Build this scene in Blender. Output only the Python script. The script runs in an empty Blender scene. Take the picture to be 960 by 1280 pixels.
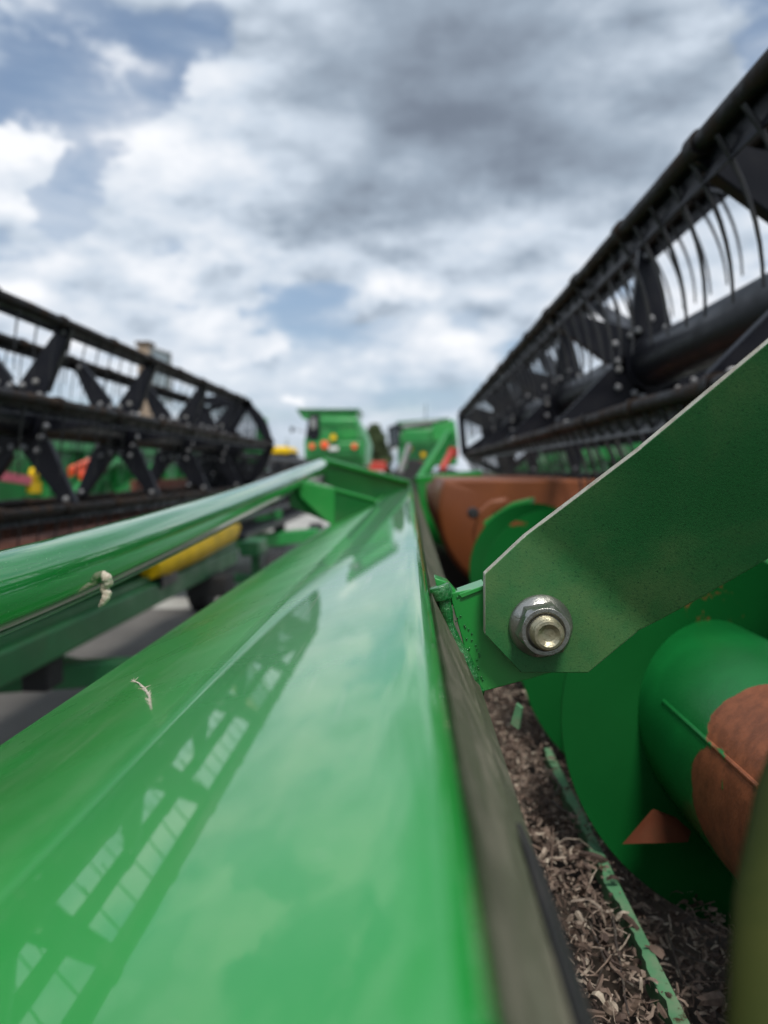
import bpy, bmesh, math, random
from mathutils import Vector, Matrix
R = math.radians
random.seed(7)
H = 1.4                      # camera height above the yard
scene = bpy.context.scene
COL = scene.collection

# ------------------------------------------------------------------ camera
cam_d = bpy.data.cameras.new('camera'); cam = bpy.data.objects.new('camera', cam_d); COL.objects.link(cam)
cam.location = (0, 0, H)
cam.rotation_euler = (R(90 - 3.1), 0, R(1.9))
cam_d.sensor_fit = 'VERTICAL'; cam_d.sensor_height = 36; cam_d.lens = 27
cam_d.clip_start = 0.01; cam_d.clip_end = 3000
cam_d.dof.use_dof = True; cam_d.dof.focus_distance = 0.56; cam_d.dof.aperture_fstop = 27 / 5.6
scene.camera = cam
CM = cam.rotation_euler.to_matrix()
def ray(px, py):
    return CM @ Vector(((px - 480) / 960, (640 - py) / 960, -1))
def P(px, py, Y):            # world point at distance Y along the yard axis seen at (px, py) of the 960x1280 photo
    d = ray(px, py); return Vector((0, 0, H)) + d * (Y / d.y)

# ------------------------------------------------------------------ world
world = bpy.data.worlds.new('World'); scene.world = world; world.use_nodes = True
nt = world.node_tree; N = nt.nodes; Lk = nt.links
for n in list(N): N.remove(n)
class NB:                    # small node helper
    def __init__(s, nt): s.nt = nt; s.N = nt.nodes; s.L = nt.links
    def new(s, t, **kw):
        n = s.N.new(t)
        for k, v in kw.items(): setattr(n, k, v)
        return n
    def put(s, sock, v):
        if isinstance(v, bpy.types.NodeSocket): s.L.new(v, sock)
        elif v is not None:
            if isinstance(v, (tuple, list)) and len(v) == 3 and sock.type == 'RGBA': v = (*v, 1)
            sock.default_value = v
    def math(s, op, a, b=None, c=None, clamp=False):
        n = s.new('ShaderNodeMath', operation=op); n.use_clamp = clamp
        s.put(n.inputs[0], a)
        if b is not None: s.put(n.inputs[1], b)
        if c is not None: s.put(n.inputs[2], c)
        return n.outputs[0]
    def vmath(s, op, a, b=None):
        n = s.new('ShaderNodeVectorMath', operation=op); s.put(n.inputs[0], a)
        if b is not None: s.put(n.inputs[1], b)
        return n.outputs['Value'] if op in ('DOT_PRODUCT', 'LENGTH', 'DISTANCE') else n.outputs[0]
    def noise(s, vec, scale, detail=4, rough=0.5, dist=0.0, out='Fac'):
        n = s.new('ShaderNodeTexNoise'); s.put(n.inputs['Vector'], vec)
        n.inputs['Scale'].default_value = scale; n.inputs['Detail'].default_value = detail
        n.inputs['Roughness'].default_value = rough; n.inputs['Distortion'].default_value = dist
        return n.outputs[out]
    def ramp(s, f, a, b, lo=0.0, hi=1.0, smooth=True):
        n = s.new('ShaderNodeMapRange'); n.interpolation_type = 'SMOOTHSTEP' if smooth else 'LINEAR'
        s.put(n.inputs[0], f); n.inputs[1].default_value = a; n.inputs[2].default_value = b
        n.inputs[3].default_value = lo; n.inputs[4].default_value = hi; return n.outputs[0]
    def mix(s, f, a, b, blend='MIX'):
        n = s.new('ShaderNodeMix', data_type='RGBA', blend_type=blend); n.clamp_factor = True
        s.put(n.inputs[0], f); s.put(n.inputs[6], a); s.put(n.inputs[7], b); return n.outputs[2]
    def mapping(s, vec, scale=(1, 1, 1), loc=(0, 0, 0), rot=(0, 0, 0)):
        n = s.new('ShaderNodeMapping'); s.put(n.inputs[0], vec)
        n.inputs['Location'].default_value = loc; n.inputs['Rotation'].default_value = rot; n.inputs['Scale'].default_value = scale
        return n.outputs[0]
b = NB(nt)
SUN_EL, SUN_AZ = 60, 165     # azimuth clockwise from +Y
sky = b.new('ShaderNodeTexSky', sky_type='NISHITA'); sky.sun_disc = False
sky.sun_elevation = R(SUN_EL); sky.sun_rotation = R(SUN_AZ)
tc = b.new('ShaderNodeTexCoord').outputs['Generated']
sep = b.new('ShaderNodeSeparateXYZ'); b.put(sep.inputs[0], tc)
zz = b.math('ADD', b.math('MAXIMUM', sep.outputs[2], 0.0), 0.16)
cmb = b.new('ShaderNodeCombineXYZ')
b.put(cmb.inputs[0], b.math('DIVIDE', sep.outputs[0], zz)); b.put(cmb.inputs[1], b.math('DIVIDE', sep.outputs[1], zz))
uv = cmb.outputs[0]
wn = b.new('ShaderNodeTexNoise'); b.put(wn.inputs['Vector'], tc); wn.inputs['Scale'].default_value = 7; wn.inputs['Detail'].default_value = 7; wn.inputs['Roughness'].default_value = 0.6
tcd = b.vmath('ADD', tc, b.vmath('MULTIPLY', b.vmath('SUBTRACT', wn.outputs['Color'], (0.5, 0.5, 0.5)), (0.16, 0.16, 0.16)))
def lobe(px, py, r, k=1.0, asp=1.0):  # soft cloud mass round one direction of the sky
    d = ray(px, py).normalized()
    v = b.vmath('SUBTRACT', tcd, tuple(d))
    v = b.vmath('MULTIPLY', v, (1 / r, 1 / r, asp / r))
    l = b.vmath('LENGTH', v)
    return b.math('MULTIPLY', b.ramp(l, 1.0, 0.0), k)
def addall(xs):
    o = xs[0]
    for x in xs[1:]: o = b.math('ADD', o, x)
    return o
zq = b.math('ADD', b.math('MAXIMUM', sep.outputs[2], 0.0), 0.62)
c2_ = b.new('ShaderNodeCombineXYZ')
b.put(c2_.inputs[0], b.math('DIVIDE', sep.outputs[0], zq)); b.put(c2_.inputs[1], b.math('DIVIDE', sep.outputs[1], zq)); b.put(c2_.inputs[2], b.math('MULTIPLY', sep.outputs[2], 1.75))
cv = c2_.outputs[0]
def dens(off):
    v = b.mapping(cv, loc=off)
    return b.math('ADD', b.math('MULTIPLY', b.noise(v, 2.6, 12, 0.50, 0.0), 0.60), b.math('MULTIPLY', b.noise(v, 7.5, 10, 0.50, 0.0), 0.40))
d0 = dens((0, 0, 0)); d1 = dens((0.01, -0.01, 0.055))
relief = b.math('SUBTRACT', d0, d1)
thick = addall([lobe(650, 170, 0.42, 0.34, 1.9), lobe(480, 70, 0.30, 0.20, 1.3), lobe(800, 210, 0.22, 0.10, 2.2), lobe(560, 30, 0.25, 0.12), lobe(350, 270, 0.14, 0.10, 2.2), lobe(470, 405, 0.07, 0.12, 3.0), lobe(270, 368, 0.08, 0.14, 3.0),
                lobe(400, 240, 0.10, 0.08, 2), lobe(330, 462, 0.05, 0.08, 4)])
bright = addall([lobe(15, 190, 0.09, 0.40, 1.2), lobe(500, 375, 0.065, 0.30, 2.0), lobe(640, 285, 0.20, 0.16, 2.6), lobe(240, 462, 0.045, 0.32, 2.4), lobe(330, 448, 0.045, 0.14, 2.4), lobe(383, 500, 0.03, 0.25, 2), lobe(25, 360, 0.07, 0.25, 2), lobe(440, 160, 0.12, 0.14, 1.6), lobe(250, 330, 0.08, 0.15, 2.2), lobe(160, 60, 0.2, 0.10), lobe(200, 170, 0.14, 0.10, 1.5)])
cover = addall([d0, b.math('MULTIPLY', thick, 0.8), b.math('MULTIPLY', bright, 0.35), lobe(95, 130, 0.14, -0.10), lobe(930, 30, 0.10, -0.20), lobe(262, 28, 0.06, -0.10), lobe(205, 75, 0.05, -0.10), lobe(265, 190, 0.045, -0.12, 2), lobe(110, 215, 0.09, -0.08), lobe(780, 10, 0.06, -0.14)])
mask = b.ramp(cover, 0.385, 0.50)
tone = addall([0.575, b.math('MULTIPLY', relief, b.ramp(thick, 0.05, 0.45, 2.5, 1.0)), b.math('MULTIPLY', bright, 0.95), b.math('MULTIPLY', thick, -0.74), b.math('MULTIPLY', b.math('SUBTRACT', d0, 0.5), -0.5)])
cc = b.new('ShaderNodeValToRGB'); b.put(cc.inputs[0], tone)
e = cc.color_ramp.elements
e[0].position = 0.0; e[0].color = (0.150, 0.182, 0.235, 1); e[1].position = 0.85; e[1].color = (0.95, 0.965, 1.0, 1)
x = e.new(0.16); x.color = (0.195, 0.235, 0.30, 1)
x = e.new(0.32); x.color = (0.34, 0.41, 0.50, 1)
x = e.new(0.52); x.color = (0.60, 0.68, 0.78, 1)
low = b.ramp(sep.outputs[2], 0.02, 0.17, 1.0, 0.0)
streak = b.noise(b.mapping(cv, scale=(1.2, 1.2, 3.6), loc=(1, 2, 3)), 2.8, 9, 0.55, 0.0)
thin = b.math('MULTIPLY', b.ramp(streak, 0.32, 0.60, 0.45, 0.97), b.ramp(sep.outputs[2], 0.0, 0.5, 1.0, 0.55))
tcol = b.mix(b.ramp(streak, 0.40, 0.68), (0.36, 0.47, 0.62), (0.66, 0.73, 0.82))
mlow = b.math('MULTIPLY', mask, b.ramp(low, 0, 1, 1.0, 0.35))
mlow = b.math('MAXIMUM', mlow, b.ramp(b.math('ADD', bright, b.math('MULTIPLY', relief, .4)), 0.06, 0.18))
ccol = b.mix(mlow, tcol, cc.outputs[0])
mask2 = b.math('MAXIMUM', mlow, thin)
bg1 = b.new('ShaderNodeBackground'); b.put(bg1.inputs[0], sky.outputs[0]); bg1.inputs[1].default_value = 0.085
bg2 = b.new('ShaderNodeBackground'); b.put(bg2.inputs[0], ccol); bg2.inputs[1].default_value = 0.74
ms = b.new('ShaderNodeMixShader'); b.put(ms.inputs[0], mask2); Lk.new(bg1.outputs[0], ms.inputs[1]); Lk.new(bg2.outputs[0], ms.inputs[2])
wo = b.new('ShaderNodeOutputWorld'); Lk.new(ms.outputs[0], wo.inputs[0])

# ------------------------------------------------------------------ sun and exposure
sd = bpy.data.lights.new('sun', 'SUN'); sun = bpy.data.objects.new('sun', sd); COL.objects.link(sun)
sd.energy = 2.0; sd.angle = R(12); sd.color = (1, 0.955, 0.88)
az = R(SUN_AZ); el = R(SUN_EL)
tosun = Vector((math.sin(az) * math.cos(el), math.cos(az) * math.cos(el), math.sin(el)))
sun.rotation_euler = tosun.to_track_quat('Z', 'Y').to_euler(); sun.location = (0, -5, 12)
vs = scene.view_settings; vs.view_transform = 'Standard'; vs.look = 'None'; vs.gamma = 1; vs.use_curve_mapping = False; vs.exposure = 0.5

# ------------------------------------------------------------------ materials
MATS = {}
def newmat(name):
    m = bpy.data.materials.new(name); m.use_nodes = True; MATS[name] = m
    bb = NB(m.node_tree); pr = m.node_tree.nodes['Principled BSDF']; return m, bb, pr
def paint(name, col, rough=0.35, coat=0.0, coat_r=0.05, dust=0.15, dustcol=(0.30, 0.28, 0.21), scale=6, stretch=(1, 1, 1), metal=0.0, spot=None, bump=0.0, bscale=60, scratch=0.0, spec=None):
    m, q, pr = newmat(name)
    co = q.new('ShaderNodeTexCoord').outputs['Object']
    v = q.mapping(co, scale=stretch)
    n = q.noise(v, scale, 8, 0.62, 0.3)
    base = q.mix(q.ramp(q.noise(v, scale * 0.6, 5), 0.3, 0.7), tuple(c * 0.86 for c in col), tuple(c * 1.12 for c in col))
    d = q.math('MULTIPLY', q.ramp(n, 0.42, 0.75), dust)
    c = q.mix(d, base, dustcol)
    if scratch:
        s1 = q.noise(q.mapping(co, scale=(95, 2.6, 60), rot=(0, 0, 0.28)), 1, 4, 0.6)
        s2 = q.noise(q.mapping(co, scale=(260, 6, 200), rot=(0, 0, -0.12), loc=(5, 2, 1)), 1, 3, 0.6)
        s3 = q.noise(co, 9, 3)
        sc = q.math('MULTIPLY', q.math('MAXIMUM', q.ramp(s1, 0.60, 0.80), q.ramp(s2, 0.64, 0.80)), q.ramp(s3, 0.38, 0.62, 0.25, 1))
        c = q.mix(q.math('MULTIPLY', sc, scratch), c, (0.34, 0.42, 0.30))
        sp = q.ramp(q.noise(co, 420, 2), 0.70, 0.76)
        c = q.mix(q.math('MULTIPLY', sp, 0.35), c, (0.5, 0.5, 0.42))
    if spot:
        sc2, lo, hi, scol = spot
        c = q.mix(q.ramp(q.noise(co, sc2, 8, 0.65, 0.2), lo, hi), c, scol)
    q.put(pr.inputs['Base Color'], c)
    q.put(pr.inputs['Roughness'], q.ramp(n, 0.35, 0.75, rough * 0.85, min(1, rough * 1.3 + dust * 0.3)))
    pr.inputs['Metallic'].default_value = metal
    pr.inputs['Coat Weight'].default_value = coat; q.put(pr.inputs['Coat Roughness'], q.ramp(n, 0.4, 0.75, coat_r, coat_r + 0.1 * dust + 0.01))
    if bump:
        bn = q.new('ShaderNodeBump'); bn.inputs['Strength'].default_value = bump; bn.inputs['Distance'].default_value = 0.002
        q.put(bn.inputs['Height'], q.noise(co, bscale, 5, 0.6)); q.put(pr.inputs['Normal'], bn.outputs[0])
    if spec is not None: pr.inputs['Specular IOR Level'].default_value = spec
    return m
GREEN = (0.010, 0.26, 0.036)
M_beam = paint('gloss_green_beam', (0.013, 0.275, 0.040), 0.30, 0.9, 0.022, 0.06, scratch=0.55, scale=5)

def dusty_side(m, x0, x1):   # settled dust dulls the gloss towards the outer slope
    q = NB(m.node_tree); pr = m.node_tree.nodes['Principled BSDF']
    g = q.new('ShaderNodeNewGeometry').outputs['Position']; sx = q.new('ShaderNodeSeparateXYZ'); q.put(sx.inputs[0], g)
    nz = q.noise(g, 14, 6, 0.6)
    xx = q.math('ADD', sx.outputs[0], q.math('MULTIPLY', q.math('SUBTRACT', nz, 0.5), 0.010))
    f = q.ramp(xx, x0, x1, 1.0, 0.0)
    q.put(pr.inputs['Coat Roughness'], q.ramp(f, 0, 1, 0.022, 0.30, smooth=False)); q.put(pr.inputs['Coat Weight'], q.ramp(f, 0, 1, 0.88, 0.35, smooth=False))
    old = pr.inputs['Base Color'].links[0].from_socket
    q.put(pr.inputs['Base Color'], q.mix(q.math('MULTIPLY', f, q.ramp(q.noise(q.mapping(g, scale=(1, .25, 1)), 30, 7, .65), .35, .8, 0.02, 0.30)), old, (0.20, 0.34, 0.18)))
dusty_side(M_beam, -0.121, -0.106)
M_pipe = paint('gloss_green_pipe', (0.008, 0.21, 0.034), 0.22, 0.9, 0.03, 0.05, stretch=(4, 0.6, 4), scale=3, scratch=0.15)
M_green = paint('green_enamel', GREEN, 0.35, 0.4, 0.1, 0.12)
M_greend = paint('flat_green_enamel', (0.004, 0.12, 0.022), 0.42, 0.15, 0.2, 0.08)
M_plate = paint('powder_green_plate', (0.016, 0.125, 0.032), 0.45, 0.0, 0.25, 0.34, dustcol=(0.17, 0.20, 0.06), scale=9, bump=0.15, bscale=700, spot=(520, 0.54, 0.68, (0.010, 0.075, 0.020)))
M_edge = paint('bare_cut_edge', (0.36, 0.35, 0.29), 0.6, dust=0.6, dustcol=(0.13, 0.08, 0.05), scale=90, bump=0.5, bscale=300)
M_fargreen = paint('weathered_green', (0.016, 0.25, 0.05), 0.4, 0.1, 0.15, 0.35, dustcol=(0.12, 0.34, 0.14), scale=2.5)
M_trailer = paint('trailer_green', (0.014, 0.15, 0.045), 0.45, 0.0, 0.2, 0.35, dustcol=(0.13, 0.16, 0.10), scale=4)
M_black = paint('black_satin_paint', (0.006, 0.0065, 0.011), 0.40, 0.0, 0.2, 0.05, spec=0.3, dustcol=(0.09, 0.08, 0.07), scale=8)
M_batrust = paint('dusty_black_tube', (0.010, 0.008, 0.008), 0.6, spec=0.25, dust=0.7, dustcol=(0.070, 0.040, 0.022), scale=14, bump=0.6, bscale=90)
M_tine = paint('black_plastic', (0.010, 0.010, 0.012), 0.45, dust=0.1)
M_rubber = paint('black_rubber', (0.014, 0.014, 0.015), 0.75, dust=0.4, dustcol=(0.07, 0.065, 0.06), scale=10, bump=0.6)
M_zinc = paint('zinc_plated_steel', (0.36, 0.36, 0.34), 0.30, metal=0.9, dust=0.5, dustcol=(0.20, 0.18, 0.12), scale=60, bump=0.25, bscale=220)
M_bolt = paint('yellow_zinc_bolt', (0.40, 0.37, 0.26), 0.36, metal=0.85, dust=0.5, dustcol=(0.22, 0.17, 0.09), scale=80, bump=0.3, bscale=260)
M_silver = paint('bright_bolt', (0.24, 0.245, 0.26), 0.5, metal=0.3, dust=0.5)
M_rust = paint('worn_bronze_steel', (0.22, 0.066, 0.020), 0.42, metal=0.1, dust=0.5, dustcol=(0.17, 0.045, 0.016), scale=5, stretch=(1, 1, 1), bump=0.3, bscale=140)
M_rustd = paint('dark_rusty_sheet', (0.15, 0.048, 0.026), 0.6, dust=0.5, dustcol=(0.07, 0.026, 0.016), scale=4)
M_olive = paint('dirty_olive_sheet', (0.085, 0.092, 0.055), 0.6, 0.0, 0.3, 0.85, dustcol=(0.20, 0.185, 0.135), scale=40, stretch=(1, 0.5, 1.0), bump=0.8, bscale=110, scratch=0.35)
M_oliverod = paint('olive_rod', (0.022, 0.032, 0.006), 0.7, spec=0.1, dust=0.4, dustcol=(0.10, 0.09, 0.03), scale=9)
M_strip = paint('scuffed_pale_green', (0.09, 0.24, 0.12), 0.6, spec=0.2, dust=0.9, dustcol=(0.20, 0.25, 0.16), scale=22, bump=0.6, spot=(34, 0.60, 0.68, (0.06, 0.035, 0.02)))
M_yellow = paint('yellow_paint', (0.78, 0.50, 0.008), 0.6, 0.0, dust=0.1, spec=0.2)
M_orange = paint('orange_reflector', (0.95, 0.10, 0.015), 0.3, 0.6, dust=0.05)
M_red = paint('red_paint', (0.48, 0.035, 0.02), 0.4, 0.3, dust=0.2)
M_pink = paint('faded_pink_strap', (0.62, 0.12, 0.17), 0.7, dust=0.2)
M_tan = paint('tan_brick', (0.33, 0.25, 0.18), 0.8, dust=0.4, dustcol=(0.2, 0.15, 0.11), scale=3)
M_grey = paint('grey_metal', (0.28, 0.29, 0.29), 0.5, metal=0.2, dust=0.4)
M_glass = paint('dark_glass', (0.02, 0.03, 0.035), 0.08, 1.0, 0.02, 0.05)
M_panel = paint('blue_grey_panel', (0.30, 0.36, 0.38), 0.25, 0.4, dust=0.1)
M_white = paint('white_paint', (0.72, 0.72, 0.70), 0.5, dust=0.15)
M_bark = paint('bark', (0.09, 0.065, 0.045), 0.9, dust=0.3)
M_cream = paint('dried_husk', (0.66, 0.58, 0.48), 0.65, dust=0.7, dustcol=(0.24, 0.15, 0.09), scale=260, bump=0.8, bscale=700)
M_trough = paint('trough_sheet', (0.06, 0.045, 0.035), 0.7, dust=0.5, dustcol=(0.12, 0.09, 0.06), scale=12)

def leafmat(name, c1, c2):
    m, q, pr = newmat(name)
    a = q.new('ShaderNodeAttribute', attribute_name='shade').outputs['Fac']
    cr = q.new('ShaderNodeValToRGB'); q.put(cr.inputs[0], a)
    for i, (p, c) in enumerate(c2):
        el_ = cr.color_ramp.elements[i] if i < 2 else cr.color_ramp.elements.new(p)
        el_.position = p; el_.color = (*c, 1)
    co = q.new('ShaderNodeTexCoord').outputs['Object']
    q.put(pr.inputs['Base Color'], q.mix(q.ramp(q.noise(co, c1, 5), 0.3, 0.7, 0, 0.5), cr.outputs[0], (0.05, 0.035, 0.025) if 'husk' in name else (0.03, 0.05, 0.015)))
    pr.inputs['Roughness'].default_value = 0.75
    return m
M_debris = leafmat('husk_litter', 150, [(0.0, (0.06, 0.036, 0.028)), (1.0, (0.62, 0.53, 0.42)), (0.45, (0.21, 0.145, 0.11)), (0.8, (0.36, 0.28, 0.22))])
M_leaf = leafmat('tree_leaves', 3, [(0.0, (0.035, 0.06, 0.022)), (1.0, (0.10, 0.14, 0.045)), (0.5, (0.06, 0.09, 0.03))])

# auger tube: paint worn through to bronze steel where crop rubs it
def blobmat(name, blobs, gcol=(0.005, 0.135, 0.026), rcol=(0.30, 0.095, 0.038), noisy=0.02, extra=None):
    m, q, pr = newmat(name)
    g = q.new('ShaderNodeNewGeometry').outputs['Position']
    nz = q.noise(g, 26, 6, 0.6, 0.3)
    tot = None
    for c, r, st in blobs:
        v = q.vmath('MULTIPLY', q.vmath('SUBTRACT', g, tuple(c)), st)
        s_ = q.math('ADD', q.math('SUBTRACT', r, q.vmath('LENGTH', v)), q.math('MULTIPLY', q.math('SUBTRACT', nz, 0.5), noisy * 2))
        s_ = q.ramp(s_, -0.0015, 0.0015)
        tot = s_ if tot is None else q.math('MAXIMUM', tot, s_)
    n = q.noise(g, 9, 7, 0.6)
    gc = q.mix(q.ramp(n, 0.35, 0.7), gcol, tuple(k * 1.35 for k in gcol))
    rc = q.mix(q.ramp(q.noise(g, 55, 7, 0.65), 0.3, 0.7), rcol, tuple(k * 0.55 for k in rcol))
    q.put(pr.inputs['Base Color'], q.mix(tot, gc, rc))
    q.put(pr.inputs['Roughness'], q.ramp(tot, 0, 1, 0.33, 0.5))
    pr.inputs['Specular IOR Level'].default_value = 0.35
    bn = q.new('ShaderNodeBump'); bn.inputs['Strength'].default_value = 0.35; bn.inputs['Distance'].default_value = 0.001
    q.put(bn.inputs['Height'], q.math('SUBTRACT', q.noise(g, 300, 4), tot)); q.put(pr.inputs['Normal'], bn.outputs[0])
    return m

def groundmat(name, c1, c2, sc, sp):
    m, q, pr = newmat(name)
    co = q.new('ShaderNodeTexCoord').outputs['Object']
    c = q.mix(q.ramp(q.noise(co, sc, 9, 0.6), 0.3, 0.7), c1, c2)
    c = q.mix(q.ramp(q.noise(co, sp, 3), 0.55, 0.7, 0, 0.4), c, tuple(min(1, k * 1.9) for k in c2))
    q.put(pr.inputs['Base Color'], c); pr.inputs['Roughness'].default_value = 0.85
    bn = q.new('ShaderNodeBump'); bn.inputs['Strength'].default_value = 0.5; bn.inputs['Distance'].default_value = 0.01
    q.put(bn.inputs['Height'], q.noise(co, sp, 4)); q.put(pr.inputs['Normal'], bn.outputs[0])
    return m
M_concrete = groundmat('pale_concrete', (0.30, 0.29, 0.27), (0.44, 0.43, 0.40), 0.6, 40)
M_asphalt = groundmat('worn_asphalt', (0.085, 0.078, 0.072), (0.135, 0.125, 0.115), 1.4, 90)
M_fargrass = groundmat('field_ground', (0.05, 0.06, 0.03), (0.09, 0.10, 0.05), 0.05, 2)

# ------------------------------------------------------------------ mesh helpers
WL = {}                      # world position of every object's origin
class MB:
    def __init__(s): s.v = []; s.f = []; s.mi = []; s.cur = 0; s.sh = []
    def mat(s, i): s.cur = i; return s
    def add(s, vs, fs):
        o = len(s.v); s.v += [Vector(v) for v in vs]
        for f in fs: s.f.append(tuple(i + o for i in f)); s.mi.append(s.cur)
        return s
    def prism(s, pts, d):    # closed polygon pts (3d) swept by vector d
        n = len(pts); d = Vector(d); a = [Vector(p) for p in pts]
        fs = [tuple(range(n))[::-1], tuple(range(n, 2 * n))] + [(i, (i + 1) % n, (i + 1) % n + n, i + n) for i in range(n)]
        return s.add(a + [p + d for p in a], fs)
    def box(s, lo, hi):
        x0, y0, z0 = lo; x1, y1, z1 = hi
        return s.prism([(x0, y0, z0), (x1, y0, z0), (x1, y1, z0), (x0, y1, z0)], (0, 0, z1 - z0))
    def bar(s, a, c, w, h, up=(0, 0, 1)):
        a = Vector(a); c = Vector(c); d = (c - a).normalized(); up = Vector(up)
        sd_ = d.cross(up)
        if sd_.length < 1e-4: sd_ = Vector((1, 0, 0))
        sd_.normalize(); u = sd_.cross(d)
        q = [a + sd_ * (w / 2 * i) + u * (h / 2 * j) for i, j in ((-1, -1), (1, -1), (1, 1), (-1, 1))]
        return s.prism(q, c - a)
    def tube(s, path, r, n=12, cap=True):
        path = [Vector(p) for p in path]; rs = r if isinstance(r, (list, tuple)) else [r] * len(path)
        vs = []; ref = None
        for i, p in enumerate(path):
            t = (path[min(i + 1, len(path) - 1)] - path[max(i - 1, 0)]).normalized()
            if ref is None: ref = t.orthogonal().normalized()
            ref = (ref - t * ref.dot(t)).normalized(); bi = t.cross(ref)
            vs += [p + (ref * math.cos(2 * math.pi * k / n) + bi * math.sin(2 * math.pi * k / n)) * rs[i] for k in range(n)]
        fs = [(i * n + k, i * n + (k + 1) % n, (i + 1) * n + (k + 1) % n, (i + 1) * n + k) for i in range(len(path) - 1) for k in range(n)]
        if cap: fs += [tuple(range(n))[::-1], tuple(range((len(path) - 1) * n, len(path) * n))]
        return s.add(vs, fs)
    def lathe(s, c, axis, prof, n=32):   # prof: (distance along axis, radius)
        c = Vector(c); t = Vector(axis).normalized()
        return s.tube_exact([(c + t * a, r) for a, r in prof], t, n)
    def tube_exact(s, pr, t, n):
        ref = t.orthogonal().normalized(); bi = t.cross(ref); vs = []
        for p, r in pr: vs += [p + (ref * math.cos(2 * math.pi * k / n) + bi * math.sin(2 * math.pi * k / n)) * max(r, 1e-5) for k in range(n)]
        m = len(pr)
        fs = [(i * n + k, i * n + (k + 1) % n, (i + 1) * n + (k + 1) % n, (i + 1) * n + k) for i in range(m - 1) for k in range(n)]
        fs += [tuple(range(n))[::-1], tuple(range((m - 1) * n, m * n))]
        return s.add(vs, fs)
    def build(s, name, mats, parent=None, bevel=0.0, angle=35, label=None, kind=None, shade=False, recalc=True, origin=None):
        if not isinstance(mats, (list, tuple)): mats = [mats]
        me = bpy.data.meshes.new(name)
        if origin is None:
            lo = Vector([min(v[i] for v in s.v) for i in range(3)]); hi = Vector([max(v[i] for v in s.v) for i in range(3)])
            origin = (lo + hi) / 2
            if parent is None: origin.z = lo.z
        origin = Vector(origin)
        me.from_pydata([v - origin for v in s.v], [], s.f)
        for m in mats: me.materials.append(m)
        me.polygons.foreach_set('material_index', s.mi)
        if shade:
            at = me.attributes.new('shade', 'FLOAT', 'FACE'); at.data.foreach_set('value', s.sh)
        if recalc:
            bm = bmesh.new(); bm.from_mesh(me); bmesh.ops.recalc_face_normals(bm, faces=bm.faces); bm.to_mesh(me); bm.free()
        me.polygons.foreach_set('use_smooth', [True] * len(me.polygons)); me.set_sharp_from_angle(angle=R(angle))
        o = bpy.data.objects.new(name, me); COL.objects.link(o)
        if parent is not None: o.parent = parent; o.location = origin - WL[parent.name]
        else: o.location = origin
        WL[o.name] = origin
        if bevel:
            md = o.modifiers.new('bevel', 'BEVEL'); md.width = bevel; md.segments = 3; md.limit_method = 'ANGLE'; md.angle_limit = R(35); md.harden_normals = False
        if label: o['label'] = label
        if kind: o['kind'] = kind
        return o
def thing(name, label, cat, loc, group=None):
    o = bpy.data.objects.new(name, None); COL.objects.link(o); o.location = loc; o.empty_display_size = 0.2
    WL[o.name] = Vector(loc); o['label'] = label; o['category'] = cat
    if group: o['group'] = group
    return o
def tag(o, label, cat, group=None):
    o['label'] = label; o['category'] = cat
    if group: o['group'] = group
    return o
def clone(o, parent, world_loc):
    c = o.copy(); COL.objects.link(c); c.parent = parent; c.location = Vector(world_loc) - WL[parent.name]; WL[c.name] = Vector(world_loc)
    return c
def V(x, y, z): return Vector((x, y, z + H))     # offsets from the camera's eye level

# ------------------------------------------------------------------ ground
g = MB().box((-900, -300, -0.5), (900, 1500, 0)).build('ground', M_fargrass); g['kind'] = 'structure'
g = MB().box((-60, -20, -0.1), (60, 120, 0.004)).build('concrete_yard', M_concrete); g['kind'] = 'structure'
g = MB().box((-9, -12, -0.08), (9, 7.6, 0.008)).build('asphalt_lane', M_asphalt); g['kind'] = 'structure'

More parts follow.
